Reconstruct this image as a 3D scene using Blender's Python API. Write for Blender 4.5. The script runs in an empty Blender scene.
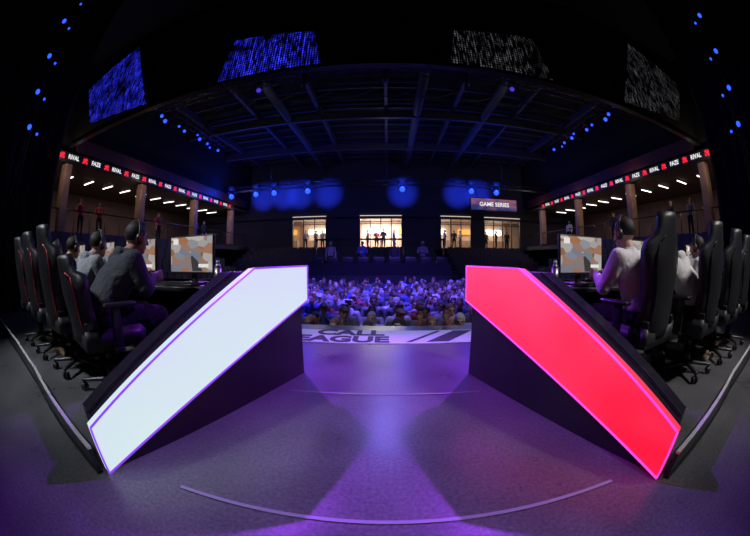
import bpy, bmesh, math, random
import numpy as np
from mathutils import Vector, Matrix, Euler
random.seed(7)
sc = bpy.context.scene
COL = sc.collection
V = Vector
try: sc.view_settings.view_transform='Standard'
except Exception as e: print(e)

# ------------------------------------------------------------------ materials
def mat(name, color=(.5,.5,.5), rough=.5, metal=0.0, emit=None, es=0.0, bump=None, spec=.5, rnd=None, var=None):
    m = bpy.data.materials.new(name); m.use_nodes = True
    nt = m.node_tree; b = nt.nodes['Principled BSDF']
    b.inputs['Base Color'].default_value = (*color, 1)
    b.inputs['Roughness'].default_value = rough
    b.inputs['Metallic'].default_value = metal
    b.inputs['Specular IOR Level'].default_value = spec
    if emit:
        b.inputs['Emission Color'].default_value = (*emit, 1)
        b.inputs['Emission Strength'].default_value = es
    if bump:
        n = nt.nodes.new('ShaderNodeTexNoise'); n.inputs['Scale'].default_value = bump[0]
        n.inputs['Detail'].default_value = 4
        tc = nt.nodes.new('ShaderNodeTexCoord'); nt.links.new(tc.outputs['Object'], n.inputs['Vector'])
        bp = nt.nodes.new('ShaderNodeBump'); bp.inputs['Strength'].default_value = bump[1]
        bp.inputs['Distance'].default_value = bump[2] if len(bump) > 2 else .02
        nt.links.new(n.outputs['Fac'], bp.inputs['Height']); nt.links.new(bp.outputs['Normal'], b.inputs['Normal'])
    if var:
        n = nt.nodes.new('ShaderNodeTexNoise'); n.inputs['Scale'].default_value = var[0]; n.inputs['Detail'].default_value = 5
        tc = nt.nodes.new('ShaderNodeTexCoord'); nt.links.new(tc.outputs['Object'], n.inputs['Vector'])
        r = nt.nodes.new('ShaderNodeValToRGB'); r.color_ramp.elements[0].position = .3; r.color_ramp.elements[1].position = .7
        r.color_ramp.elements[0].color = (*color, 1); r.color_ramp.elements[1].color = (*var[1], 1)
        nt.links.new(n.outputs['Fac'], r.inputs['Fac']); nt.links.new(r.outputs['Color'], b.inputs['Base Color'])
    if rnd:
        oi = nt.nodes.new('ShaderNodeObjectInfo')
        ml = nt.nodes.new('ShaderNodeMath'); ml.operation = 'MULTIPLY'; ml.inputs[1].default_value = rnd[0]
        fr = nt.nodes.new('ShaderNodeMath'); fr.operation = 'FRACT'
        nt.links.new(oi.outputs['Random'], ml.inputs[0]); nt.links.new(ml.outputs[0], fr.inputs[0])
        r = nt.nodes.new('ShaderNodeValToRGB'); r.color_ramp.interpolation = 'CONSTANT'
        cs = rnd[1]
        r.color_ramp.elements[0].position = 0; r.color_ramp.elements[0].color = (*cs[0], 1)
        r.color_ramp.elements[1].position = 1/len(cs); r.color_ramp.elements[1].color = (*cs[1], 1)
        for i in range(2, len(cs)):
            e = r.color_ramp.elements.new(i/len(cs)); e.color = (*cs[i], 1)
        nt.links.new(fr.outputs[0], r.inputs['Fac']); nt.links.new(r.outputs['Color'], b.inputs['Base Color'])
    return m

M_black = mat('black_paint', (.012,.012,.014), .45)
M_blackmatte = mat('black_drape', (.006,.006,.007), .95, bump=(3,.4))
M_metal = mat('dark_metal', (.06,.06,.065), .35, .8)
M_alu = mat('aluminium', (.45,.45,.48), .35, .9)
M_plastic = mat('black_plastic', (.02,.02,.022), .35)
M_leather = mat('black_leatherette', (.022,.022,.025), .45, bump=(60,.15,.004))
M_redacc = mat('red_accent', (.5,.02,.03), .4)
M_white = mat('white_print', (.62,.62,.66), .5)
M_trim = mat('grey_edge_trim', (.55,.53,.55), .4)
M_woodpil = mat('pillar_cladding', (.30,.18,.13), .6, var=(3,(.42,.28,.2)))
M_conc = mat('concourse_concrete', (.07,.05,.045), .7, var=(1.5,(.11,.08,.065)))
M_fascia = mat('balcony_fascia', (.07,.014,.016), .6)
M_seat = mat('arena_seat_plastic', (.05,.05,.07), .45)
M_tier = mat('tier_concrete', (.04,.04,.045), .8)

# ------------------------------------------------------------------ mesh builder
class B:
    def __init__(s):
        s.v=[]; s.f=[]; s.m=[]; s.sm=[]; s.mats=[]
    def mi(s,m):
        if m not in s.mats: s.mats.append(m)
        return s.mats.index(m)
    def addbm(s,bm,m,M=None,smooth=False):
        o=len(s.v); k=s.mi(m)
        bm.verts.index_update()
        for v in bm.verts:
            s.v.append(tuple(M@v.co) if M is not None else tuple(v.co))
        for f in bm.faces:
            s.f.append([o+v.index for v in f.verts]); s.m.append(k); s.sm.append(smooth)
        bm.free()
    def box(s,c,sz,m,rot=None,bev=0,smooth=False):
        bm=bmesh.new(); bmesh.ops.create_cube(bm,size=1)
        bmesh.ops.scale(bm,vec=V(sz),verts=bm.verts)
        if bev: bmesh.ops.bevel(bm,geom=bm.edges[:],offset=bev,segments=3,affect='EDGES',profile=.5)
        R=Euler(rot).to_matrix().to_4x4() if rot else Matrix.Identity(4)
        s.addbm(bm,m,Matrix.Translation(V(c))@R,smooth or bool(bev))
    def qbox(s,c,sz,m):
        x,y,z=c; a,b,d=[k/2 for k in sz]; o=len(s.v); k=s.mi(m)
        for i in (-1,1):
            for j in (-1,1):
                for l in (-1,1): s.v.append((x+i*a,y+j*b,z+l*d))
        for q in ((0,1,3,2),(4,6,7,5),(0,4,5,1),(2,3,7,6),(0,2,6,4),(1,5,7,3)):
            s.f.append([o+t for t in q]); s.m.append(k); s.sm.append(False)
    def cyl(s,p1,p2,r1,m,r2=None,n=12,smooth=True):
        p1=V(p1);p2=V(p2);r2=r1 if r2 is None else r2
        d=p2-p1; L=d.length
        bm=bmesh.new(); bmesh.ops.create_cone(bm,cap_ends=True,segments=n,radius1=r1,radius2=r2,depth=L)
        Q=d.to_track_quat('Z','Y').to_matrix().to_4x4()
        s.addbm(bm,m,Matrix.Translation((p1+p2)/2)@Q,smooth)
    def hull(s,pts,m,sub=2,smooth=True,M=None):
        bm=bmesh.new()
        for c,r in pts:
            if not hasattr(r,'__len__'): r=(r,r,r)
            q=bmesh.ops.create_icosphere(bm,subdivisions=sub,radius=1)
            bmesh.ops.scale(bm,vec=V(r),verts=q['verts']); bmesh.ops.translate(bm,vec=V(c),verts=q['verts'])
        if len(pts)>1:
            h=bmesh.ops.convex_hull(bm,input=bm.verts[:])
            hs=set(g for g in h['geom'] if isinstance(g,bmesh.types.BMFace))
            bmesh.ops.delete(bm,geom=[f for f in bm.faces if f not in hs],context='FACES_ONLY')
            bmesh.ops.delete(bm,geom=[v for v in bm.verts if not v.link_faces],context='VERTS')
        s.addbm(bm,m,M,smooth)
    def prism(s,poly,O,U,W,N,t,m):
        O=V(O);U=V(U);W=V(W);N=V(N); o=len(s.v);k=s.mi(m);n=len(poly)
        for a in (0,t):
            for u,w in poly: s.v.append(tuple(O+U*u+W*w+N*a))
        s.f.append([o+i for i in range(n)]); s.f.append([o+n+i for i in reversed(range(n))])
        for i in range(n):
            j=(i+1)%n; s.f.append([o+j,o+i,o+n+i,o+n+j])
        for _ in range(n+2): s.m.append(k); s.sm.append(False)
    def grid_solid(s,front,back,m):
        k=s.mi(m);R=len(front);C=len(front[0]);o=len(s.v)
        for g in (front,back):
            for r in g:
                for p in r: s.v.append(tuple(p))
        F=lambda i,j:o+i*C+j; K=lambda i,j:o+R*C+i*C+j
        fs=[]
        for i in range(R-1):
            for j in range(C-1):
                fs.append([F(i,j),F(i,j+1),F(i+1,j+1),F(i+1,j)]); fs.append([K(i,j),K(i+1,j),K(i+1,j+1),K(i,j+1)])
        for i in range(R-1):
            fs.append([F(i,0),F(i+1,0),K(i+1,0),K(i,0)]); fs.append([F(i,C-1),K(i,C-1),K(i+1,C-1),F(i+1,C-1)])
        for j in range(C-1):
            fs.append([F(0,j),K(0,j),K(0,j+1),F(0,j+1)]); fs.append([F(R-1,j),F(R-1,j+1),K(R-1,j+1),K(R-1,j)])
        for f in fs: s.f.append(f); s.m.append(k); s.sm.append(True)
    def mesh(s,name,fix=True):
        me=bpy.data.meshes.new(name); me.from_pydata(s.v,[],s.f)
        for m in s.mats: me.materials.append(m)
        me.polygons.foreach_set('material_index',s.m); me.polygons.foreach_set('use_smooth',s.sm)
        if fix:
            bm=bmesh.new(); bm.from_mesh(me); bmesh.ops.recalc_face_normals(bm,faces=bm.faces); bm.to_mesh(me); bm.free()
        me.update(); return me
    def obj(s,name,parent=None,M=None,fix=True):
        o=bpy.data.objects.new(name,s.mesh(name,fix)); COL.objects.link(o)
        if M is not None: o.matrix_world=M
        if parent: o.parent=parent
        return o

def empty(name):
    e=bpy.data.objects.new(name,None); COL.objects.link(e); return e
def place(x,y,z,rz): return Matrix.Translation((x,y,z))@Matrix.Rotation(rz,4,'Z')
def spot(name,loc,tgt,col,e,ang=40,blend=.4,size=.1):
    l=bpy.data.lights.new(name,'SPOT'); l.energy=e; l.color=col; l.spot_size=math.radians(ang); l.spot_blend=blend; l.shadow_soft_size=size
    o=bpy.data.objects.new(name,l); COL.objects.link(o); o.location=loc
    o.rotation_euler=(V(tgt)-V(loc)).to_track_quat('-Z','Y').to_euler(); return o
def point(name,loc,col,e,size=.2):
    l=bpy.data.lights.new(name,'POINT'); l.energy=e; l.color=col; l.shadow_soft_size=size
    o=bpy.data.objects.new(name,l); COL.objects.link(o); o.location=loc; return o
def area(name,loc,tgt,col,e,sx,sy):
    l=bpy.data.lights.new(name,'AREA'); l.energy=e; l.color=col; l.shape='RECTANGLE'; l.size=sx; l.size_y=sy
    o=bpy.data.objects.new(name,l); COL.objects.link(o); o.location=loc
    o.rotation_euler=(V(tgt)-V(loc)).to_track_quat('-Z','Y').to_euler(); return o

# ------------------------------------------------------------------ people
def person_mesh(name, P, style, mats, voxel=.006):
    """one continuous voxel-merged surface; materials by nearest source volume"""
    prims=[]
    I=Matrix.Identity(4)
    def add(l,pts,M=I): prims.append((l,[(V(c),(r,)*3 if not hasattr(r,'__len__') else r) for c,r in pts],M))
    T,TR,SK,HA,SH,EY,LI=range(7)
    g=style.get('bulk',1.0)
    pel,bel,che,uch,nb,hd=[V(P[k]) for k in ('pel','bel','che','uch','nb','hd')]
    add(TR,[(pel,(.165*g,.125*g,.095)),(pel+V((0,0,.05)),(.155*g,.12*g,.08))])
    add(T,[(pel+V((0,0,.07)),(.165*g,.128*g,.07)),(bel,(.155*g,.125*g,.1))])
    add(T,[(bel,(.155*g,.125*g,.1)),(che,(.172*g,.125*g,.12))])
    add(T,[(che,(.172*g,.125*g,.12)),(uch,(.15*g,.10*g,.09))])
    add(T,[(uch+V((0,-.01,.02)),(.11,.08,.06)),(nb,(.062,.062,.035))])
    if style.get('hood'):
        for e in (1,-1): add(T,[(nb+V((e*.075,-.03,.0)),.038),(nb+V((0,-.085,.0)),(.075,.045,.05))])
        for e in (1,-1): add(T,[(nb+V((e*.075,-.03,.0)),.034),(nb+V((e*.03,.06,-.035)),.028)])
        add(T,[(nb+V((0,-.09,.01)),(.085,.042,.045)),(nb+V((0,-.11,-.09)),(.05,.03,.04))])
    add(SK,[(nb,.056),(hd+V((0,-.02,-.06)),.052)])
    for sgn,sd in ((1,'R'),(-1,'L')):
        def q(k):
            if k+sd in P: return V(P[k+sd])
            c=V(P[k]); return V((c.x*sgn,c.y,c.z))
        sh,el,wr=q('sh'),q('el'),q('wr'); hp,kn,an,to=q('hip'),q('kn'),q('an'),q('toe')
        add(T,[(sh,.064*g),(uch+V((0,-.01,.02)),(.06,.075,.06))])
        add(T,[(sh,.067*g),(el,.050*g)])
        w2=wr+(el-wr)*.14
        add(T,[(el,.052*g),(w2,.036)])
        add(SK,[(el+(wr-el)*.6,.030),(wr,.025)])
        d=q('hd_d').normalized(); n=q('hd_n'); n=(n-d*n.dot(d)).normalized(); s_=d.cross(n)*(1 if sgn>0 else -1)
        add(SK,[(wr,.023),(wr+d*.080+s_*.029,.014),(wr+d*.084-s_*.029,.015)])
        cur=P.get('curl',(.35,.9,.8))
        for i,L in enumerate((.074,.082,.077,.060)):
            a=wr+d*(.088,.092,.089,.082)[i]+s_*(-.034+.0225*i)
            ang=0
            for kk,(fr,r0,r1) in enumerate(((.45,.0095,.0086),(.32,.0086,.0080),(.26,.0080,.0070))):
                ang+=cur[kk]*(1+.05*i); dd=d*math.cos(ang)+n*math.sin(ang); dd=(dd+s_*(-.09+.06*i)*math.cos(ang)).normalized(); b=a+dd*L*fr
                add(SK,[(a,r0),(b,r1)]); a=b
        a=wr+d*.03-s_*.024; dd=(d*.75-s_*.62+n*.35).normalized(); b=a+dd*.045
        add(SK,[(a,.014),(b,.011)]); dd=(d*.9-s_*.15+n*.4).normalized(); add(SK,[(b,.011),(b+dd*.03,.0088)])
        add(TR,[(hp,.098*g),(kn,.068*g)]); add(TR,[(kn,.067*g),(an+V((0,-.005,.05)),.048)])
        add(SK,[(an,.036),(an+V((0,0,.05)),.036)])
        add(SH,[(V((an.x,an.y-.035,.04)),(.036,.04,.04)),(V((an.x,an.y,.065)),(.04,.045,.04)),(V((to.x,to.y-.02,.035)),(.045,.05,.033))])
        add(SH,[(V((to.x,to.y-.03,.035)),(.046,.05,.034)),(V((to.x,to.y+.02,.03)),(.036,.035,.027))])
    HM=Matrix.Translation(hd)@Euler(P.get('hrot',(0,0,0))).to_matrix().to_4x4()
    add(SK,[((0,-.012,.025),(.076,.094,.096))],HM)
    add(SK,[((0,.03,-.01),(.062,.056,.07)),((0,.05,-.088),(.034,.032,.024))],HM)
    add(SK,[((.045,.0,-.04),(.02,.03,.03)),((-.045,.0,-.04),(.02,.03,.03)),((0,.045,-.082),(.03,.03,.022))],HM)
    add(SK,[((0,.086,.012),(.008,.01,.012)),((0,.106,-.026),(.011,.011,.010))],HM)
    add(SK,[((.012,.095,-.031),(.009,.01,.008)),((-.012,.095,-.031),(.009,.01,.008))],HM)
    for e in (1,-1):
        add(HA,[((e*.045,.076,.031),(.007,.008,.005)),((e*.018,.085,.032),(.007,.008,.005))],HM)
        add(SK,[((e*.077,-.005,-.022),(.008,.014,.016)),((e*.080,-.012,.008),(.008,.018,.02))],HM)
        add(EY,[((e*.030,.0790,.010),(.011,.010,.006))],HM)
    add(LI,[((-.014,.086,-.058),(.009,.008,.006)),((.014,.086,-.058),(.009,.008,.006))],HM)
    add(HA,[((0,-.022,.040),(.084,.098,.092))],HM)
    hs=style.get('hair','short')
    if hs=='messy':
        for k in range(16):
            a=random.uniform(0,6.28); rr=random.uniform(0,.055)
            add(HA,[((rr*math.cos(a),-.01+rr*math.sin(a),.115),.025),((rr*1.5*math.cos(a),.0+rr*1.6*math.sin(a),.128-rr*.3),.012)],HM)
    if hs=='long':
        add(HA,[((0,-.06,.02),(.078,.06,.07)),((0,-.085,-.13),(.075,.04,.06))],HM)
    if hs=='cap':
        add(HA,[((0,.03,.078),(.07,.06,.03)),((0,.12,.062),(.055,.04,.008))],HM)
    bb=B()
    for l,pts,M in prims: bb.hull(pts,M_black,3 if (voxel<.01 and max(pts[0][1])>.04) else 2,True,M)
    me=bb.mesh(name+'_src',fix=False)
    o=bpy.data.objects.new(name+'_tmp',me); COL.objects.link(o)
    r=o.modifiers.new('r','REMESH'); r.mode='VOXEL'; r.voxel_size=voxel; r.use_smooth_shade=True
    sm=o.modifiers.new('s','SMOOTH'); sm.factor=.5; sm.iterations=3 if voxel<.01 else 1
    dg=bpy.context.evaluated_depsgraph_get(); dg.update()
    out=bpy.data.meshes.new_from_object(o.evaluated_get(dg)); out.name=name
    bpy.data.objects.remove(o)
    n=len(out.polygons); ce=np.empty(n*3); out.polygons.foreach_get('center',ce); ce=ce.reshape(-1,3)
    best=np.full(n,1e9); lab=np.zeros(n,int)
    for l,pts,M in prims:
        Mi=np.array(M.inverted()); p=ce@Mi[:3,:3].T+Mi[:3,3]
        segs=[(pts[i],pts[i+1]) for i in range(len(pts)-1)] or [(pts[0],pts[0])]
        if len(pts)==3: segs.append((pts[2],pts[0]))
        for (c0,r0),(c1,r1) in segs:
            for t in ((0,.2,.4,.6,.8,1) if len(pts)>1 else (0,)):
                c=np.array(c0)*(1-t)+np.array(c1)*t; rr=np.array(r0)*(1-t)+np.array(r1)*t
                q_=(np.linalg.norm((p-c)/rr,axis=1)-1)*rr.min()
                k=q_<best; best[k]=q_[k]; lab[k]=l
    out.materials.clear()
    for m in mats: out.materials.append(m)
    out.polygons.foreach_set('material_index',lab.astype(np.int32)); out.polygons.foreach_set('use_smooth',np.ones(n,bool))
    out.update(); return out

def seated(arms='pad',lean=0.0,hrot=(0,0,0),spread=0):
    dz=-.03-lean*.25
    P=dict(pel=(0,-.03,.56),bel=(0,-.02+lean*.3,.70),che=(0,.01+lean*.7,.85+dz*.4),uch=(0,.04+lean*.95,.98+dz*.8),nb=(0,.055+lean*1.1,1.075+dz),
        hd=(0,.10+lean*1.35,1.205+dz*1.3),sh=(.185,.04+lean*1.0,1.0+dz*.8),hip=(.09,.0,.545),kn=(.14+spread,.44,.53),an=(.14+spread,.42,.09),toe=(.16+spread,.58,.04),hrot=hrot)
    if arms=='pad': P.update(el=(.25,.15+lean*.8,.76),wr=(.125,.37+lean*.4,.84),hd_d=(-.30,.9,-.05),hd_n=(-.9,-.30,-.1),curl=(.5,.9,.6))
    if arms=='lap': P.update(el=(.25,.06+lean*.7,.75),wr=(.13,.27,.665),hd_d=(-.2,.9,-.15),hd_n=(0,-.1,-1),curl=(.1,.25,.2))
    if arms=='clap': P.update(el=(.25,.14+lean*.7,.80),wr=(.05,.33+lean*.5,.97),hd_d=(-.05,.5,.8),hd_n=(-1,0,0),curl=(.1,.1,.1))
    if arms=='up': P.update(el=(.28,.2,1.0),wr=(.2,.24,1.24),hd_d=(-.1,.1,1),hd_n=(0,1,0),curl=(.15,.2,.2))
    if arms=='phone': P.update(el=(.22,.16,.80),wr=(.06,.32,.98),hd_d=(-.1,.2,.9),hd_n=(-.5,-.8,0),curl=(.4,.8,.6))
    return P
def standing(arms='down'):
    P=dict(pel=(0,0,.93),bel=(0,.01,1.08),che=(0,.0,1.24),uch=(0,-.01,1.38),nb=(0,-.01,1.47),hd=(0,.02,1.61),sh=(.19,-.01,1.40),
        el=(.25,-.03,1.12),wr=(.25,.07,.88),hd_d=(0,.15,-1),hd_n=(-1,0,0),hip=(.09,0,.90),kn=(.11,.02,.50),an=(.12,-.02,.09),toe=(.15,.14,.04),curl=(.2,.3,.3))
    if arms=='fold': P.update(el=(.27,.03,1.14),wr=(.08,.20,1.16),hd_d=(-1,.1,0),hd_n=(0,-1,-.2))
    return P

M_eye=mat('eye_dark',(.05,.03,.02),.15)
M_lip=mat('lips',(.35,.13,.11),.5)
skinA=mat('skin_light',(.55,.33,.24),.5,bump=(90,.1,.002)); skinB=mat('skin_tan',(.46,.27,.19),.5); skinC=mat('skin_brown',(.18,.09,.055),.5)
hairD=mat('hair_dark',(.02,.014,.01),.6,bump=(120,.6,.006)); hairB=mat('hair_blond',(.32,.2,.1),.6,bump=(120,.6,.006)); hairR=mat('hair_brown',(.08,.04,.02),.6,bump=(120,.6,.006))
cloth=lambda n,c: mat(n,c,.85,bump=(8,.8,.05),spec=.2)
C_char=cloth('charcoal_hoodie_fabric',(.060,.064,.075)); C_grey=cloth('grey_hoodie_fabric',(.30,.31,.33)); C_blk=cloth('black_jersey_fabric',(.03,.03,.033))
C_wht=cloth('white_hoodie_fabric',(.75,.73,.73)); C_wht2=cloth('offwhite_hoodie_fabric',(.62,.60,.58))
C_trs=cloth('black_trouser_fabric',(.025,.025,.03)); C_shoe=mat('sneaker_black',(.03,.03,.03),.5); C_shw=mat('sneaker_white',(.6,.6,.6),.5)

def headset_mesh():
    b=B()
    n=14; prev=None
    for i in range(n+1):
        a=math.pi*i/n; p=V((.098*math.cos(a),-.012,.02+.124*math.sin(a)))
        if prev is not None: b.hull([(prev,(.008,.016,.008)),(p,(.008,.016,.008))],M_plastic,1)
        prev=p
    for e in (1,-1):
        b.hull([((e*.088,-.008,-.005),(.012,.038,.048)),((e*.108,-.008,-.005),(.010,.030,.038))],M_plastic,2)
        b.hull([((e*.119,-.008,-.005),(.003,.016,.02))],M_redacc,2)
    b.hull([((-.1,.01,-.035),.005),((-.075,.085,-.07),.005)],M_plastic,1); b.hull([((-.075,.085,-.07),.009),((-.055,.095,-.072),.009)],M_plastic,1)
    return b.mesh('headset')
HS=headset_mesh()
def gamepad_mesh():
    b=B()
    b.hull([((-.045,0,0),(.03,.028,.018)),((.045,0,0),(.03,.028,.018))],M_plastic)
    for e in (1,-1):
        b.hull([((e*.05,0,0),(.026,.026,.018)),((e*.07,-.06,-.012),(.014,.016,.013))],M_plastic)
        b.cyl((e*.025,-.012,.015),(e*.025,-.012,.027),.008,M_metal)
    return b.mesh('gamepad')
GP=gamepad_mesh()

def gamer(x,y,rz,style,mats,lean,hrot):
    P=seated('pad',lean,hrot)
    me=person_mesh('seated_gamer',P,style,mats,.006)
    o=bpy.data.objects.new('seated_gamer',me); COL.objects.link(o); o.matrix_world=place(x,y,0,rz)
    h=bpy.data.objects.new('headset',HS); COL.objects.link(h); h.parent=o
    h.matrix_local=Matrix.Translation(P['hd'])@Euler(hrot).to_matrix().to_4x4()
    g=bpy.data.objects.new('gamepad',GP); COL.objects.link(g); g.parent=o
    g.location=(0,P['wr'][1]+.09,.84); return o

# ------------------------------------------------------------------ gaming chair
def chair_mesh(acc,deg,hsc=1.0):
    b=B()
    prof=[(0,.19),(.06,.225),(.16,.24),(.27,.225),(.36,.24),(.46,.27),(.55,.27),(.61,.23),(.66,.165),(.72,.14),(.78,.125),(.82,.09)]
    def P(u,h,w,back):
        tilt=math.radians(deg)
        y=.085*abs(u)**2.2*(1 if h<.62 else .4)+ (-.075 if back else .0)*(1-.35*abs(u)**3)
        x=u*w; yy=y-.19; h=h*hsc
        return V((x, yy*math.cos(tilt)-h*math.sin(tilt), .48+h*math.cos(tilt)+yy*math.sin(tilt)))
    us=[-1,-.85,-.6,-.3,0,.3,.6,.85,1]
    b.grid_solid([[P(u,h,w,False) for u in us] for h,w in prof],[[P(u,h,w,True) for u in us] for h,w in prof],M_leather)
    for e in (1,-1):
        for i in range(1,len(prof)-4):
            h0,w0=prof[i];h1,w1=prof[i+1]
            b.hull([(P(e*.72,h0,w0,True)+V((0,-.004,0)),.006),(P(e*.72,h1,w1,True)+V((0,-.004,0)),.006)],acc,1)
    b.hull([(P(-.5,.7,.15,False)+V((0,.03,0)),(.04,.03,.05)),(P(.5,.7,.15,False)+V((0,.03,0)),(.04,.03,.05))],M_leather)
    ys=[-.24,-.2,-.05,.1,.22,.27]
    b.grid_solid([[V((u*.25,y,.475+.05*abs(u)**3-(.04 if y>.25 else 0))) for u in us] for y in ys],[[V((u*.24,y,.385)) for u in us] for y in ys],M_leather)
    b.box((0,0,.37),(.3,.32,.035),M_metal,bev=.008)
    for e in (1,-1):
        b.box((e*.22,-.2,.5),(.04,.07,.14),M_metal,bev=.01)
        b.box((e*.29,.0,.40),(.12,.07,.025),M_plastic,bev=.006)
        b.box((e*.32,.0,.53),(.035,.07,.27),M_plastic,bev=.01)
        b.box((e*.325,.03,.68),(.075,.26,.03),M_plastic,bev=.013)
    b.cyl((0,0,.36),(0,0,.24),.028,M_metal,n=16); b.cyl((0,0,.25),(0,0,.09),.042,M_plastic,n=16)
    b.cyl((0,0,.12),(0,0,.07),.06,M_plastic,n=16)
    for i in range(5):
        a=2*math.pi*i/5+.3; c,s=math.cos(a),math.sin(a)
        b.hull([((c*.04,s*.04,.10),(.03,.03,.022)),((c*.30,s*.30,.085),(.02,.02,.014))],M_plastic,2)
        b.cyl((c*.30,s*.30,.085),(c*.30,s*.30,.05),.01,M_metal)
        for e in (1,-1):
            p=V((c*.30,s*.30,.031)); t=V((-s,c,0))*.022*e
            b.cyl(p+t*.5,p+t*1.3,.031,M_plastic,n=16)
    return b.mesh('gaming_chair',fix=True)
CH_L=chair_mesh(M_redacc,9); CH_L1=chair_mesh(M_redacc,12,.70); CH_R=chair_mesh(M_metal,5)

# (x, y, turn_deg, lean, head rotation, style, materials)
LEFT=[(1.96,1.42,18,.17,(-.12,0,-.1),dict(hood=1,hair='messy',bulk=1.32),[C_char,C_trs,skinB,hairD,C_shoe,M_eye,M_lip]),
      (2.70,1.52,6,.20,(-.05,0,0),dict(hood=1,hair='short',bulk=1.15),[C_grey,C_trs,skinA,hairD,C_shoe,M_eye,M_lip]),
      (3.42,1.60,4,.20,(-.1,0,.1),dict(hair='cap',bulk=1.05),[C_blk,C_trs,skinB,hairD,C_shoe,M_eye,M_lip]),
      (4.14,1.70,2,.20,(-.1,0,-.1),dict(hair='short'),[C_blk,C_trs,skinC,hairD,C_shoe,M_eye,M_lip])]
RIGHT=[(1.84,1.66,10,.05,(-.12,0,.1),dict(hair='short',bulk=1.15),[C_wht,C_trs,skinA,hairD,C_shw,M_eye,M_lip]),
      (2.62,1.56,6,.18,(-.15,0,0),dict(hood=1,hair='messy',bulk=1.15),[C_wht2,C_trs,skinA,hairB,C_shw,M_eye,M_lip]),
      (3.36,1.60,4,.18,(-.1,0,.1),dict(hood=1,hair='short',bulk=1.05),[C_wht,C_trs,skinB,hairD,C_shw,M_eye,M_lip]),
      (4.09,1.70,2,.18,(-.1,0,0),dict(hair='short'),[C_wht2,C_trs,skinA,hairR,C_shw,M_eye,M_lip])]
for sg,TEAM,CM in ((-1,LEFT,CH_L),(1,RIGHT,CH_R)):
    for i,(x,y,tn,ln,hr,st,ms) in enumerate(TEAM):
        rz=math.radians(tn)*sg
        gamer(sg*x,y,rz,st,ms,ln,hr)
        c=bpy.data.objects.new('gaming_chair',CH_L1 if (sg<0 and i==0) else CM); COL.objects.link(c); c.matrix_world=place(sg*x,y-.02,0,rz+random.uniform(-.05,.05))

# ------------------------------------------------------------------ light wedge
def panel_mat(name,lo,hi,s,zlo=0.0,zhi=.9,amp=.6):
    m=bpy.data.materials.new(name); m.use_nodes=True; nt=m.node_tree; b=nt.nodes['Principled BSDF']
    tc=nt.nodes.new('ShaderNodeTexCoord'); mp=nt.nodes.new('ShaderNodeMapping'); mp.inputs['Scale'].default_value=(.6,.6,1.1)
    n=nt.nodes.new('ShaderNodeTexNoise'); n.inputs['Scale'].default_value=2.2; n.inputs['Detail'].default_value=1
    sp=nt.nodes.new('ShaderNodeSeparateXYZ'); mr=nt.nodes.new('ShaderNodeMapRange'); mr.inputs['From Min'].default_value=zlo; mr.inputs['From Max'].default_value=zhi
    ma=nt.nodes.new('ShaderNodeMath'); ma.operation='MULTIPLY_ADD'; ma.inputs[1].default_value=amp*2
    mb_=nt.nodes.new('ShaderNodeMath'); mb_.operation='SUBTRACT'; mb_.inputs[1].default_value=amp
    nt.links.new(tc.outputs['Object'],mp.inputs['Vector']); nt.links.new(mp.outputs[0],n.inputs['Vector'])
    nt.links.new(tc.outputs['Object'],sp.inputs[0]); nt.links.new(sp.outputs['Z'],mr.inputs['Value'])
    nt.links.new(n.outputs['Fac'],ma.inputs[0]); nt.links.new(mr.outputs[0],ma.inputs[2]); nt.links.new(ma.outputs[0],mb_.inputs[0])
    r=nt.nodes.new('ShaderNodeValToRGB'); r.color_ramp.elements[0].position=.05; r.color_ramp.elements[1].position=.95
    r.color_ramp.elements[0].color=(*lo,1); r.color_ramp.elements[1].color=(*hi,1)
    nt.links.new(mb_.outputs[0],r.inputs['Fac'])
    nt.links.new(r.outputs['Color'],b.inputs['Emission Color']); b.inputs['Emission Strength'].default_value=s
    b.inputs['Base Color'].default_value=(.05,.05,.05,1); b.inputs['Roughness'].default_value=.5
    return m
PM_L=panel_mat('white_lit_diffuser',(.66,.82,.82),(.66,.72,.90),1.0)
PM_R=panel_mat('red_lit_diffuser',(1,.006,.022),(1,.060,.17),1.0)
NE_L=mat('purple_edge_strip',(.2,.05,.5),.4,emit=(.24,.05,.8),es=1.0)
NE_R=mat('pink_edge_strip',(.5,.05,.3),.4,emit=(.75,.07,.75),es=1.0)
M_glossblk=mat('black_gloss_laminate',(.02,.018,.025),.22)
for sg,PM,NE in ((-1,PM_L,NE_L),(1,PM_R,NE_R)):
    b=B()
    A=V((sg*1.2,.62,0)); Bp=V((sg*.63,2.40,0)); U=(Bp-A).normalized(); L=(Bp-A).length; W=V((0,0,1))
    N=V((U.y*sg,-U.x*sg,0)); N=N if N.x*sg>0 else -N
    lit=[(0,.02),(0,.27),(1.24,.89),(L,.89),(L,.62)]
    b.prism(lit,A,U,W,N,.05,PM)
    n=len(lit)
    for i in range(n):
        u0,w0=lit[i];u1,w1=lit[(i+1)%n]
        b.cyl(A+U*u0+W*w0-N*.004,A+U*u1+W*w1-N*.004,.006,NE,n=8)
    b.prism([(0.02,0),(0.02,.25),(1.235,.87),(L-.02,.87),(L-.02,0)],A+N*.05,U,W,N,.03,M_glossblk)
    b.prism([(0.06,0),(0.06,.24),(1.25,.86),(L-.05,.86),(L-.05,0)],A+N*.08,U,W,N,.26,M_glossblk)
    b.prism([(0.05,.245),(0.05,.255),(1.24,.872),(1.24,.862)],A+N*.2,U,W,N,.012,M_metal)
    b.obj('illuminated_desk_end_panel')

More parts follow.
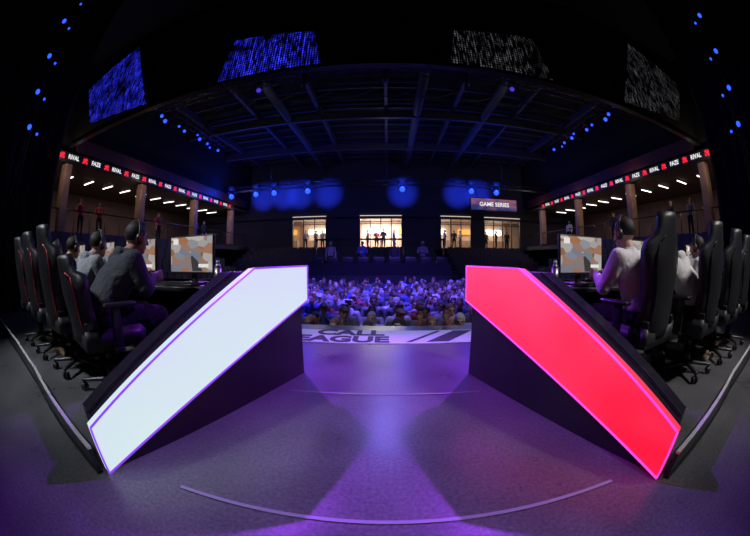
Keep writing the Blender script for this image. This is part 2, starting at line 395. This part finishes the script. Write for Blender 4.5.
# ------------------------------------------------------------------ desks, monitors
scr=bpy.data.materials.new('game_screen'); scr.use_nodes=True
nt=scr.node_tree; b_=nt.nodes['Principled BSDF']; tc=nt.nodes.new('ShaderNodeTexCoord')
mp=nt.nodes.new('ShaderNodeMapping'); mp.inputs['Scale'].default_value=(1,1,1.8); nt.links.new(tc.outputs['Object'],mp.inputs[0])
vo=nt.nodes.new('ShaderNodeTexVoronoi'); vo.inputs['Scale'].default_value=9
rp=nt.nodes.new('ShaderNodeValToRGB'); els=rp.color_ramp.elements
els[0].color=(.10,.05,.03,1); els[1].color=(.62,.52,.42,1)
e=els.new(.35); e.color=(.34,.15,.06,1); e=els.new(.6); e.color=(.14,.18,.24,1)
nt.links.new(mp.outputs[0],vo.inputs['Vector']); nt.links.new(vo.outputs['Color'],rp.inputs['Fac'])
nt.links.new(rp.outputs['Color'],b_.inputs['Emission Color']); b_.inputs['Emission Strength'].default_value=1.0; b_.inputs['Base Color'].default_value=(0,0,0,1)
M_hud=mat('screen_hud',(0,0,0),.5,emit=(.9,.9,.9),es=.8)
M_gun=mat('screen_dark_shape',(.01,.01,.01),.5,emit=(.03,.03,.03),es=1.0)
mb=B(); zc=.27
mb.box((0,0,zc),(.57,.035,.345),M_plastic,bev=.006); mb.box((0,-.019,zc+.002),(.545,.004,.315),scr)
mb.box((.17,-.0225,zc-.10),(.12,.003,.03),M_hud); mb.box((-.2,-.0225,zc+.12),(.07,.003,.05),M_hud); mb.box((0,-.0225,zc+.02),(.008,.003,.008),M_hud)
mb.prism([(.03,zc-.15),(.16,zc-.15),(.10,zc-.06),(.03,zc-.01),(.01,zc-.02)],(0,-.0215,0),(1,0,0),(0,0,1),(0,-1,0),.002,M_gun)
mb.box((0,.045,.13),(.06,.04,.24),M_plastic,bev=.008); mb.box((0,.04,.012),(.26,.2,.02),M_plastic,bev=.006)
MON=mb.mesh('gaming_monitor')
kb=B(); kb.box((0,0,.012),(.36,.13,.02),M_plastic,bev=.005)
for i in range(14):
    for j in range(5): kb.qbox((-.16+i*.0247,-.048+j*.024,.026),(.019,.019,.009),M_black)
KB=kb.mesh('keyboard')
MX=[1.75,2.48,3.21,3.94]
for sg in (-1,1):
    b=B()
    b.box((sg*2.97,2.42,.705),(3.5,.62,.04),M_black,bev=.008)
    b.box((sg*2.97,2.72,.39),(3.5,.03,.72),M_glossblk)
    b.box((sg*2.97,2.74,.59),(3.5,.02,.05),NE_L if sg<0 else NE_R)
    for xx in (1.30,2.26,2.99,3.72,4.66): b.box((sg*xx,2.54,.345),(.04,.34,.68),M_black,bev=.004)
    b.obj('team_desk')
    for mx in MX:
        o=bpy.data.objects.new('gaming_monitor',MON); COL.objects.link(o); o.matrix_world=place(sg*mx,2.38,.725,sg*math.radians(6))
        o=bpy.data.objects.new('keyboard',KB); COL.objects.link(o); o.matrix_world=place(sg*(mx+.02),2.24,.725,sg*math.radians(6))
    b=B()
    for mx in MX:
        x=sg*(mx+.37)
        b.box((x,2.54,.27),(.2,.30,.44),M_plastic,bev=.01)
        b.box((x,2.385,.30),(.14,.006,.30),M_metal)
        b.box((x,2.54,.025),(.22,.32,.05),M_black)
    b.obj('gaming_pc_row')
    b=B(); X=sg*1.40; b.cyl((X,2.3,.725),(X,2.3,.88),.032,M_alu,n=18); b.cyl((X,2.3,.88),(X,2.3,.915),.032,M_alu,r2=.014,n=18); b.cyl((X,2.3,.915),(X,2.3,.94),.016,M_white,n=14)
    b.obj('drink_bottle')
    b=B(); pts=[V((sg*1.27,.60,0)),V((sg*2.0,.76,0)),V((sg*2.67,.92,0)),V((sg*3.8,1.11,0)),V((sg*4.9,1.24,0)),V((sg*6.6,1.42,0))]
    for i in range(len(pts)-1):
        p,q=pts[i],pts[i+1]; d=q-p; a=math.atan2(d.y,d.x); c=(p+q)/2
        b.box((c.x,c.y,.07),(d.length+.01,.02,.14),M_glossblk,rot=(0,0,a))
        b.box((c.x,c.y,.147),(d.length+.01,.025,.012),M_trim,rot=(0,0,a))
        b.box((c.x,c.y,.006),(d.length+.01,.04,.012),M_metal,rot=(0,0,a))
    b.obj('stage_riser_rail')

# ------------------------------------------------------------------ stage floor
fm=bpy.data.materials.new('stage_floor_vinyl'); fm.use_nodes=True; nt=fm.node_tree; pb=nt.nodes['Principled BSDF']
tc=nt.nodes.new('ShaderNodeTexCoord')
n1=nt.nodes.new('ShaderNodeTexNoise'); n1.inputs['Scale'].default_value=55; n1.inputs['Detail'].default_value=6; n1.inputs['Roughness'].default_value=.7
n2=nt.nodes.new('ShaderNodeTexNoise'); n2.inputs['Scale'].default_value=1.6; n2.inputs['Detail'].default_value=6
r1=nt.nodes.new('ShaderNodeValToRGB'); r1.color_ramp.elements[0].position=.35; r1.color_ramp.elements[1].position=.7
r1.color_ramp.elements[0].color=(.07,.07,.075,1); r1.color_ramp.elements[1].color=(.17,.17,.175,1)
r2=nt.nodes.new('ShaderNodeValToRGB'); r2.color_ramp.elements[0].position=.3; r2.color_ramp.elements[1].position=.7
r2.color_ramp.elements[0].color=(.6,.6,.6,1); r2.color_ramp.elements[1].color=(1.1,1.1,1.1,1)
mx=nt.nodes.new('ShaderNodeMix'); mx.data_type='RGBA'; mx.blend_type='MULTIPLY'; mx.inputs['Factor'].default_value=1
for n in (n1,n2): nt.links.new(tc.outputs['Object'],n.inputs['Vector'])
nt.links.new(n1.outputs['Fac'],r1.inputs['Fac']); nt.links.new(n2.outputs['Fac'],r2.inputs['Fac'])
nt.links.new(r1.outputs['Color'],mx.inputs[6]); nt.links.new(r2.outputs['Color'],mx.inputs[7]); nt.links.new(mx.outputs[2],pb.inputs['Base Color'])
r3=nt.nodes.new('ShaderNodeMapRange'); r3.inputs['To Min'].default_value=.2; r3.inputs['To Max'].default_value=.40
nt.links.new(n2.outputs['Fac'],r3.inputs['Value']); nt.links.new(r3.outputs[0],pb.inputs['Roughness'])
b=B(); b.box((0,.15,-.65),(15.6,8.3,1.3),fm); b.obj('stage_floor')
b=B(); M_tape=mat('white_floor_tape',(.26,.26,.29),.5)
def arc(y0,k,x0,x1,w,m,n=24):
    o=len(b.v); kk=b.mi(m)
    for i in range(n+1):
        x=x0+(x1-x0)*i/n; y=y0+k*x*x
        b.v.append((x,y-w/2,.004)); b.v.append((x,y+w/2,.004))
    for i in range(n):
        a=o+2*i; b.f.append([a,a+2,a+3,a+1]); b.m.append(kk); b.sm.append(False)
arc(.80,-.03,-.85,1.0,.020,M_tape); arc(2.02,-.02,-.68,.68,.016,M_tape)
b.obj('floor_marking_tape')
b=B(); b.box((0,3.68,.003),(7.4,.62,.006),M_white); b.obj('floor_banner_strip')
M_ink=mat('black_ink',(.01,.01,.012),.6)
def text(s,size,M,m,name,parent=None,ext=.002,bold=.0):
    cu=bpy.data.curves.new(name,'FONT'); cu.body=s; cu.size=size; cu.extrude=ext; cu.offset=bold; cu.align_x='CENTER'; cu.align_y='CENTER'
    o=bpy.data.objects.new(name,cu); COL.objects.link(o); o.matrix_world=M
    dg=bpy.context.evaluated_depsgraph_get(); dg.update()
    me=bpy.data.meshes.new_from_object(o.evaluated_get(dg)); bpy.data.objects.remove(o)
    me.materials.clear(); me.materials.append(m)
    q=bpy.data.objects.new(name,me); COL.objects.link(q); q.matrix_world=M
    if parent: q.parent=parent
    return q
fl=empty('floor_lettering')
text('CALL',.36,Matrix.Translation((-.46,3.84,.009)),M_ink,'letters_top',fl,bold=.014)
text('LEAGUE',.36,Matrix.Translation((-.62,3.52,.009)),M_ink,'letters_bottom',fl,bold=.014)
b=B()
for x,w in ((.22,.06),(.45,.26),(1.0,.10),(1.35,.3),(2.0,.12)):
    b.prism([(x,3.42),(x+w,3.42),(x+w+.42,3.94),(x+.42,3.94)],(0,0,.007),(1,0,0),(0,1,0),(0,0,1),.002,M_ink)
o=b.obj('slash_marks',fl)

# ------------------------------------------------------------------ pit audience
shirt=mat('spectator_tops',rough=.85,rnd=(1,[(.06,.06,.07),(.2,.2,.22),(.05,.05,.055),(.6,.6,.62),(.08,.1,.35),(.3,.05,.07),(.12,.12,.13),(.35,.35,.37)]))
skinx=mat('spectator_skin',rough=.55,rnd=(7.3,[(.55,.34,.25),(.6,.4,.3),(.3,.17,.11),(.5,.3,.2),(.15,.08,.05)]))
hairx=mat('spectator_hair',rough=.7,rnd=(13.7,[(.02,.015,.01),(.05,.03,.02),(.02,.02,.02),(.2,.12,.06),(.4,.4,.4),(.03,.02,.015)]))
cm=[shirt,C_trs,skinx,hairx,C_shoe,M_eye,M_lip]
tm=[person_mesh('spectator_a',seated('lap',.02,(-.05,0,0),.05),dict(hair='short'),cm,.012),
    person_mesh('spectator_b',seated('clap',.05,(0,0,.15)),dict(hair='cap',hood=1),cm,.012),
    person_mesh('spectator_c',seated('lap',.10,(.1,0,-.2)),dict(hair='messy',hood=1,bulk=1.1),cm,.012),
    person_mesh('spectator_d',seated('phone',.0,(.05,0,.1)),dict(hair='long',bulk=.9),cm,.012),
    person_mesh('spectator_e',seated('up',.0,(.1,0,0)),dict(hair='short'),cm,.012)]
aud=empty('seated_audience')
b=B(); PZ=-1.3
M_fold=mat('folding_chair_steel',(.03,.03,.03),.4,.5)
y=4.95; row=0
while y<14.7:
    half=2.3+ (y-5)*.36
    x=-half+(.25 if row%2 else 0)
    while x<half:
        xx=x+random.uniform(-.04,.04); yy=y+random.uniform(-.05,.05)
        b.box((xx,yy,PZ+.44),(.42,.42,.03),M_fold); b.box((xx,yy+.24,PZ+.72),(.42,.025,.30),M_fold)
        for ex in (-.19,.19):
            b.box((xx+ex,yy+.23,PZ+.42),(.022,.022,.84),M_fold); b.box((xx+ex,yy-.19,PZ+.22),(.022,.022,.44),M_fold)
        if random.random()<.98:
            k=random.choices(range(5),[5,2,4,3,.5])[0]
            o=bpy.data.objects.new('spectator',tm[k]); COL.objects.link(o)
            s=random.uniform(.98,1.10)
            o.matrix_world=place(xx,yy+.04,PZ,math.pi+xx*.05+random.uniform(-.25,.25))@Matrix.Scale(s,4); o.parent=aud
        x+=.50
    y+=.72; row+=1
b.obj('folding_chair_rows')
M_pit=mat('pit_floor_carpet',(.02,.02,.025),.9)
b=B(); b.box((0,14,-1.4),(40,20,.2),M_pit); b.obj('floor')

# FOH booth
b=B()
b.box((-.4,16.3,-.6),(7.2,2.0,1.4),M_black); b.box((-.4,15.35,.35),(7.2,.1,.7),M_blackmatte); b.box((-.4,15.7,.6),(7,.6,.06),M_black)
for i in range(9):
    x=-3.6+i*.8
    b.box((x,15.75,.85),(.55,.05,.34),M_plastic,bev=.01)
    b.box((x,15.95,.7),(.5,.3,.2),M_metal)
for x in (-3.9,-1.5,.9,3.1):
    b.cyl((x,16.9,.0),(x,16.9,2.0),.04,M_metal)
b.box((-.4,16.9,1.98),(7.1,.1,.1),M_metal)
b.obj('sound_mixing_booth')
sm=[person_mesh('visitor_a',standing('down'),dict(hair='short'),cm,.013),person_mesh('visitor_b',standing('fold'),dict(hair='messy',hood=1),cm,.013)]
ops=empty('standing_crew')
for i,x in enumerate((-3.0,-1.3,.4,1.9)):
    o=bpy.data.objects.new('crew_member',sm[i%2]); COL.objects.link(o); o.matrix_world=place(x,16.5,.1,math.pi+random.uniform(-.5,.5)); o.parent=ops

# ------------------------------------------------------------------ raked seating
b=B(); st=B()
for i in range(9):
    z=-1.3+.27*(i+1); yy=17.4+i*.85
    b.box((0,(yy+25.2)/2,z-.135),(23.6,25.2-yy,.27),M_tier)
    x=-11.4
    while x<11.5:
        if abs(abs(x)-4.2)>.5 and not (i<2 and abs(x)<4.5):
            st.qbox((x,yy+.35,z+.22),(.48,.42,.08),M_seat); st.qbox((x,yy+.58,z+.48),(.48,.06,.5),M_seat)
        x+=.55
for sg in (-1,1):
    for i in range(5):
        z=-1.3+.52*(i+1); xx=7.6+i*.8
        b.box((sg*(xx+11.95)/2,11.3,z-.26),(11.95-xx,12.0,.52),M_tier)
        yy=5.6
        while yy<17.0:
            st.qbox((sg*(xx+.35),yy,z+.22),(.42,.48,.08),M_seat); st.qbox((sg*(xx+.58),yy,z+.48),(.06,.48,.5),M_seat)
            yy+=.55
b.obj('tiered_seating_structure'); st.obj('arena_seat_rows',fix=False)

# ------------------------------------------------------------------ concourse, walls, ceiling
M_strip=mat('fluorescent_strip',(.8,.8,.8),.4,emit=(1,.92,.85),es=3)
M_dimstrip=mat('window_head_strip',(.5,.5,.5),.4,emit=(1,.85,.7),es=.7)
M_ledtxt=mat('led_text_white',(0,0,0),.5,emit=(1,1,1),es=.9)
M_ledred=mat('led_logo_red',(0,0,0),.5,emit=(1,.02,.04),es=1.0)
lv=empty('lobby_visitors')
for sg,side in ((-1,'left'),(1,'right')):
    b=B()
    b.box((sg*15.1,13.5,1.85),(6.0,23.4,.3),M_conc)
    b.box((sg*18.0,13.5,3.45),(.2,23.4,2.9),M_conc)
    b.box((sg*15.1,13.5,5.0),(6.0,23.4,.15),M_conc)
    b.box((sg*15.1,1.9,3.4),(5.8,.2,3.0),M_blackmatte)
    for y in (6.3,11.6,16.9,22.2):
        b.box((sg*12.35,y,3.45),(.42,.42,2.9),M_woodpil,bev=.02); b.box((sg*12.35,y,2.06),(.52,.52,.12),M_black)
        b.box((sg*12.35,y,4.85),(.52,.52,.12),M_black)
    for y in [3.2+1.5*i for i in range(14)]:
        b.box((sg*14.6,y,4.86),(1.0,.06,.05),M_strip); b.box((sg*14.6,y,4.9),(1.1,.14,.05),M_metal)
    b.cyl((sg*12.2,4,3.0),(sg*12.2,25,3.0),.03,M_metal)
    for y in range(4,26): b.cyl((sg*12.2,y,2.0),(sg*12.2,y,3.0),.02,M_metal,n=8)
    b.obj('side_concourse')
    for y in (7,13,19): 
        area('concourse_lamp',(sg*14.6,y,4.78),(sg*14.6,y,0),(1,.66,.48),50,1.3,.3)
    for y in (5.4,10.7,16.0,21.3): point('pillar_fill_light',(sg*11.5,y,4.6),(1,.75,.62),20,.08)  # added fill with no fixture, brightens the stage side of the pillars
    for i,y in enumerate((8.0,9.3,14.2,18.4,19.5)):
        o=bpy.data.objects.new('visitor',sm[i%2]); COL.objects.link(o); o.matrix_world=place(sg*13.2,y,2.0,sg*math.pi/2+random.uniform(-.6,.6)); o.parent=lv
    b=B(); b.box((sg*12.15,13.2,7.2),(.3,24.0,3.8),M_blackmatte); b.obj('wall_'+side)
    b=B(); b.box((sg*11.92,15.2,5.50),(.14,17.6,.50),M_fascia); b.box((sg*11.90,15.2,5.78),(.18,17.6,.06),M_fascia); b.obj('balcony_fascia')
    led=empty('led_ribbon_display')
    b=B(); b.box((sg*11.9,13.0,4.96),(.16,17.4,.38),M_black); b.obj('ribbon_body',led)
    R=Euler((math.radians(90),0,math.radians(90 if sg<0 else -90))).to_matrix().to_4x4()
    y=4.9; b=B(); k=0
    while y<21.4:
        text('FAZE' if k%2==0 else 'RIVAL',.25,Matrix.Translation((sg*11.80,y,4.96))@R,M_ledtxt,'ribbon_text',led,bold=.006)
        yy=y+.70
        for pl in ([(-.22,-.12),(-.05,-.16),(.22,.10),(.06,.18)],[(-.18,.05),(-.08,.16),(.0,.1),(-.1,0)],[(.05,-.16),(.2,-.14),(.2,0),(.1,-.04)]):
            b.prism([(q[0]*.8+yy,q[1]*.75) for q in pl],(sg*11.81,0,4.96),(0,1,0),(0,0,1),(-sg,0,0),.01,M_ledred)
        y+=1.4; k+=1
    b.obj('ribbon_logos',led)
    b=B(); n=60
    ys=[-4+i*(7.6/n) for i in range(n+1)]
    fr=[[V((sg*(7.75+.06*math.sin(y*14)),y,z)) for y in ys] for z in (-0.0,3,6,9.2)]
    bk=[[p+V((sg*.04,0,0)) for p in r] for r in fr]
    b.grid_solid(fr,bk,M_blackmatte); b.obj('stage_side_drape')

b=B(); M_ceil=mat('ceiling_deck_black',(.018,.018,.021),.8)
b.box((0,10.5,9.35),(25,33,.1),M_ceil); b.obj('ceiling')
M_beam=mat('ceiling_beam_steel',(.055,.055,.065),.6)
b=B()
for x in (-10.5,-7,-3.5,0,3.5,7,10.5): b.box((x,15.7,8.85),(.16,18.6,.35),M_beam)
y=7.5
while y<25: b.box((0,y,9.1),(23.8,.10,.22),M_beam); y+=1.1
for y in (10,15,20): b.box((0,y,8.45),(23.8,.2,.4),M_beam)
for i in range(25):
    b.cyl((-11.9+i*.95,12.5,8.2),(-11.9+(i+1)*.95,12.5,8.6 if i%2 else 8.2),.03,M_beam,n=6)
for x in (-5.2,5.2,1.6): b.cyl((x,6.5,8.5),(x,25,8.5),.22,M_beam,n=16)
b.obj('ceiling_trusswork')

ops_=[(-7.9,-5.0),(-2.2,1.2),(4.4,7.0),(8.2,11.6)]
M_wallb=mat('back_wall_paint',(.05,.05,.06),.8)
b=B(); xs=[-18.2]+[v for o in ops_ for v in o]+[18.2]
for i in range(0,len(xs),2): b.box(((xs[i]+xs[i+1])/2,25.4,3.0),(xs[i+1]-xs[i],.3,2.6),M_wallb)
b.box((0,25.4,.1),(36.4,.3,3.2),M_blackmatte); b.box((0,25.4,6.8),(36.4,.3,5.2),M_wallb); b.obj('wall_back')
M_lobw=mat('lobby_wall_paint',(.75,.62,.5),.7,var=(1.2,(.6,.42,.3))); M_lobc=mat('lobby_ceiling_panel',(.8,.75,.7),.6)
M_orange=mat('lobby_sign_orange',(.8,.3,.05),.5,emit=(1,.4,.08),es=1.0)
b=B()
b.box((0,31,3.2),(30,.2,3),M_lobw); b.box((0,28.3,4.7),(30,5.4,.1),M_lobc); b.box((0,28.3,.2),(30,5.4,3.0),M_conc)
for x in range(-13,14,3):
    b.box((x,30.7,3.6),(1.7,.08,.5),M_strip if x%2 else M_orange); b.box((x+1.4,30.8,3),(.2,.2,2.6),M_woodpil)
    b.box((x,30.2,2.2),(2.2,.5,1.0),M_woodpil)
b.obj('lobby_interior')
for i,(a,c) in enumerate(ops_):
    b=B()
    b.box(((a+c)/2,25.25,4.28),(c-a+.2,.14,.1),M_metal); b.box(((a+c)/2,25.25,1.75),(c-a+.2,.14,.1),M_metal)
    k=4 if c-a>3 else 3
    for j in range(k+1): b.box((a+(c-a)*j/k,25.25,3.0),(.07,.12,2.5),M_metal)
    b.box(((a+c)/2,25.25,3.75),(c-a,.06,.05),M_metal)
    b.box(((a+c)/2,25.2,4.42),(c-a,.06,.05),M_dimstrip)
    b.obj('window_%d'%(i+1))
    area('lobby_lamp',((a+c)/2,28.2,4.6),((a+c)/2,28.2,0),(1,.82,.66) if i!=1 else (1,.95,.88),(190,1000,80,130)[i],c-a,3)
for i,x in enumerate((-7.2,-6.3,-5.6,-1.7,-.9,-.3,.6,5.0,5.9,6.6,9.0,9.8,10.9)):
    o=bpy.data.objects.new('visitor',sm[i%2]); COL.objects.link(o); o.matrix_world=place(x,26.2+random.random()*1.5,1.7,math.pi+random.uniform(-1.5,1.5)); o.parent=lv

scr2=panel_mat('hanging_screen_image',(.03,.05,.22),(.4,.15,.22),.6,4.5,5.4,1.2)
hs=empty('hanging_led_screen')
b=B(); b.box((8.0,22,4.95),(3.8,.16,.95),M_black,bev=.02); b.box((8.0,21.91,4.95),(3.7,.01,.85),scr2)
for x in (6.6,9.4): b.cyl((x,22,5.4),(x,22,9.2),.02,M_metal,n=6)
b.obj('screen_body',hs)
text('GAME SERIES',.42,Matrix.Translation((8.0,21.89,4.95))@Euler((math.radians(90),0,0)).to_matrix().to_4x4(),M_ledtxt,'screen_text',hs,bold=.008)

# ------------------------------------------------------------------ header + led mesh curtains
def ledmesh(name,col,s,lo,hi):
    m=bpy.data.materials.new(name); m.use_nodes=True; nt=m.node_tree; pb=nt.nodes['Principled BSDF']; pb.inputs['Base Color'].default_value=(.01,.01,.01,1); pb.inputs['Roughness'].default_value=.6
    tc=nt.nodes.new('ShaderNodeTexCoord'); sp=nt.nodes.new('ShaderNodeSeparateXYZ'); nt.links.new(tc.outputs['Object'],sp.inputs[0])
    def mth(op,a,b_=None):
        n=nt.nodes.new('ShaderNodeMath'); n.operation=op
        nt.links.new(a,n.inputs[0])
        if b_ is not None:
            if isinstance(b_,float): n.inputs[1].default_value=b_
            else: nt.links.new(b_,n.inputs[1])
        return n.outputs[0]
    def wav(out,freq,th): return mth('GREATER_THAN',mth('SINE',mth('MULTIPLY',out,float(freq))),float(th))
    def noi(scv,det,a,b2):
        mp=nt.nodes.new('ShaderNodeMapping'); mp.inputs['Scale'].default_value=scv; nt.links.new(tc.outputs['Object'],mp.inputs['Vector'])
        n=nt.nodes.new('ShaderNodeTexNoise'); n.inputs['Scale'].default_value=1; n.inputs['Detail'].default_value=det; n.inputs['Roughness'].default_value=.7; nt.links.new(mp.outputs[0],n.inputs['Vector'])
        r=nt.nodes.new('ShaderNodeMapRange'); r.inputs['From Min'].default_value=a; r.inputs['From Max'].default_value=b2; nt.links.new(n.outputs['Fac'],r.inputs['Value']); return r.outputs[0]
    k=mth('MULTIPLY',wav(sp.outputs['X'],95,-.1),wav(sp.outputs['Z'],80,-.5))
    k=mth('MULTIPLY',k,noi((13,1,3.0),4,lo,hi)); k=mth('MULTIPLY',k,noi((1.4,1,1.1),2,.35,.62))
    k=mth('MULTIPLY',k,float(s))
    nt.links.new(k,pb.inputs['Emission Strength']); pb.inputs['Emission Color'].default_value=(*col,1); return m
LB=ledmesh('led_mesh_blue',(.03,.035,1),3.6,.44,.7); LW=ledmesh('led_mesh_white',(.7,.66,.75),.42,.48,.75)
b=B(); b.box((0,6.12,7.35),(23.8,.1,3.9),M_blackmatte); b.box((0,6.05,5.40),(23.8,.2,.1),M_metal); b.obj('proscenium_header')
inner=[(1.5,5.5),(4.25,5.5),(4.0,6.95),(1.75,6.7)]
outer=[(7.0,5.6),(10.5,5.95),(11.7,7.9),(8.7,8.7)]
for sg,poly,m in ((-1,outer,LB),(-1,inner,LB),(1,inner,LW),(1,outer,LW)):
    b=B(); b.prism([(sg*u,w) for u,w in poly],(0,6.03,0),(1,0,0),(0,0,1),(0,-1,0),.03,m)
    b.cyl((sg*poly[3][0],6.0,poly[3][1]),(sg*poly[2][0],6.0,poly[2][1]),.03,M_metal); b.obj('led_mesh_curtain')

# ------------------------------------------------------------------ trusses + lamps
M_lensb=mat('blue_lamp_lens',(.02,.04,.3),.2,emit=(.015,.055,1),es=3.0)
M_lensv=mat('violet_lamp_lens',(.2,.1,.3),.2,emit=(.10,.06,1),es=.6)
M_lenso=mat('unlit_lamp_lens',(.05,.05,.08),.1)
def truss(b,p,q,w=.3):
    p=V(p);q=V(q);d=(q-p).normalized(); up=V((0,0,1)) if abs(d.z)<.9 else V((1,0,0)); s=d.cross(up).normalized(); u=s.cross(d)
    offs=[s*w/2+u*w/2,-s*w/2+u*w/2,-s*w/2-u*w/2,s*w/2-u*w/2]
    for o in offs: b.cyl(p+o,q+o,.022,M_metal,n=6)
    n=max(2,int((q-p).length/.5))
    for i in range(n):
        a=p+(q-p)*i/n; c=p+(q-p)*(i+1)/n
        for k in range(4): b.cyl(a+offs[k],c+offs[(k+1)%4],.011,M_metal,n=5)
def lamp(b,p,tgt,lens,s=1.0):
    p=V(p); d=(V(tgt)-p).normalized()
    side=d.cross(V((0,0,1))).normalized()
    b.cyl(p-d*.14*s,p+d*.14*s,.075*s,M_plastic,r2=.10*s,n=16); b.cyl(p+d*.141*s,p+d*.15*s,.085*s,lens,n=16); b.hull([(p-d*.14*s,.078*s)],M_plastic,2)
    for e in (1,-1): b.cyl(p+side*.12*s*e,p+side*.12*s*e+V((0,0,.22*s)),.018*s,M_metal,n=6)
    b.cyl(p+side*.14*s+V((0,0,.22*s)),p-side*.14*s+V((0,0,.22*s)),.02*s,M_metal,n=6); b.box(p+V((0,0,.27*s)),(.2*s,.16*s,.1*s),M_plastic)
def hangers(b,pts):
    for p in pts: b.cyl(p,(p[0],p[1],9.3),.015,M_metal,n=6)
for sg in (-1,1):
    b=B(); truss(b,(sg*9.3,7.5,7.45),(sg*9.3,15,7.45)); hangers(b,[(sg*9.3,8,7.5),(sg*9.3,14.5,7.5)])
    for i,(yy,dx,s) in enumerate(((8,0,1.0),(8.5,-.25,.6),(9.2,0,.9),(9.7,.2,1.1),(10.6,0,.7),(11.2,.1,.9),(12.0,-.2,.6),(12.5,0,1.0),(13.3,0,.8),(13.9,.2,.6),(14.5,0,.9))):
        lamp(b,(sg*(9.3+dx),yy,7.05),(sg*2,yy-6,0),M_lensb,s)
    b.obj('lighting_truss')
    b=B(); truss(b,(sg*7.3,2.0,0),(sg*7.3,2.0,9.2),.35)
    for z in (3.7,4.5,5.4,6.4,7.2):
        lamp(b,(sg*7.0,2.0-(.15*(z-4)),z),(0,1,1),M_lensb,.7); lamp(b,(sg*7.0,2.0-(.15*(z-4))+.3,z-.1),(0,1,1),M_lensb,.4)
    b.obj('lighting_tower')
b=B(); truss(b,(-10,8.0,6.6),(10,8.0,6.6)); hangers(b,[(-6,8,6.7),(0,8,6.7),(6,8,6.7)])
lamp(b,(-3.9,7.9,6.2),(0,1.6,0),M_lensv,.9); lamp(b,(3.9,7.9,6.2),(0,1.6,0),M_lensv,.9)
for x in (-2.4,0,2.4): lamp(b,(x,7.9,6.2),(x*1.5,14,0),M_lenso,.9)
b.obj('front_wash_truss')
PUR=(.33,.045,1.0)
spot('wash_spot',(-3.85,7.72,6.05),(.05,1.75,0),PUR,5400,24,.8,.06)
spot('wash_spot',(3.85,7.72,6.05),(-.05,1.75,0),PUR,5400,24,.8,.06)
b=B(); truss(b,(-11.5,20.0,5.9),(11.5,20.0,5.9)); hangers(b,[(-8,20,6),(0,20,6),(8,20,6)])
RX=(-11,-9.0,-7.6,-5.2,1.0,5.6,7.4)
for x in RX: lamp(b,(x,19.8,5.45),(x*.4,6,0),M_lensb,2.1)
b.obj('rear_lighting_truss')
for x in RX:
    point('rear_blue_lamp',(x,19.3,5.7),(.015,.05,1),120,.2)
    spot('rear_glow_spot',(x,20.4,5.5),(x+.3,25.2,6.3),(.02,.05,1),4200,34,1.0,.1)  # added spots, their wall pools stand in for haze glow around the lamps
b=B(); truss(b,(-7,-1.2,6.0),(7,-1.2,6.0)); hangers(b,[(-5,-1.2,6.1),(5,-1.2,6.1)])
for x in (-4.5,-1,1,4.5): lamp(b,(x,-1.2,5.6),(x*.7,2,0),M_lenso,1)
b.obj('overhead_key_truss')
spot('key_spot',(0,-1.3,5.5),(.05,.45,0),(.88,.80,1),430,34,1.0,.3)
spot('key_spot',(-4.5,-1.3,5.5),(-2.8,1.8,.8),(.85,.90,1),1300,44,.8,.3)
spot('key_spot',(4.5,-1.3,5.5),(2.8,1.8,.8),(1,.95,.97),1250,44,.8,.3)
for x,c in ((-3.0,(.06,.07,1)),(0,(.20,.09,1)),(3.0,(.09,.06,1))):
    spot('crowd_wash_spot',(x,6.5,5.5),(x*.6,10.5,-.5),c,3000,80,.7,.2)
spot('crowd_wash_spot',(0,14,8),(0,8,-.8),(.2,.2,1),1100,70,.8,.3)
spot('crowd_wash_spot',(0,6.6,5.6),(0,6.2,-.8),(.2,.14,1),600,80,.8,.3)
for x in (-5,5): point('ceiling_fill_light',(x,11,6.5),(.6,.62,.8),20,.4)  # added weak fill without fixtures, lifts ceiling beams and seat rows
point('ceiling_fill_light',(0,17,6.8),(.6,.62,.8),26,.4)

w=bpy.data.worlds.new('world'); sc.world=w; w.use_nodes=True
w.node_tree.nodes['Background'].inputs[0].default_value=(.02,.02,.03,1); w.node_tree.nodes['Background'].inputs[1].default_value=.1

# ------------------------------------------------------------------ fisheye camera
cam=bpy.data.cameras.new('camera'); co=bpy.data.objects.new('camera',cam); COL.objects.link(co); sc.camera=co
co.location=(0,0,.95); co.rotation_euler=(math.radians(88.2),0,math.radians(2.2))
cam.type='PANO'; cam.sensor_width=36; cam.sensor_fit='HORIZONTAL'; cam.clip_start=.02; cam.clip_end=200
for t in (cam,getattr(cam,'cycles',None)):
    if t is None: continue
    for k,v in (('panorama_type','FISHEYE_EQUISOLID'),('fisheye_lens',15.0),('fisheye_fov',math.radians(230))):
        try: setattr(t,k,v)
        except Exception as ex: print('no',k,ex)
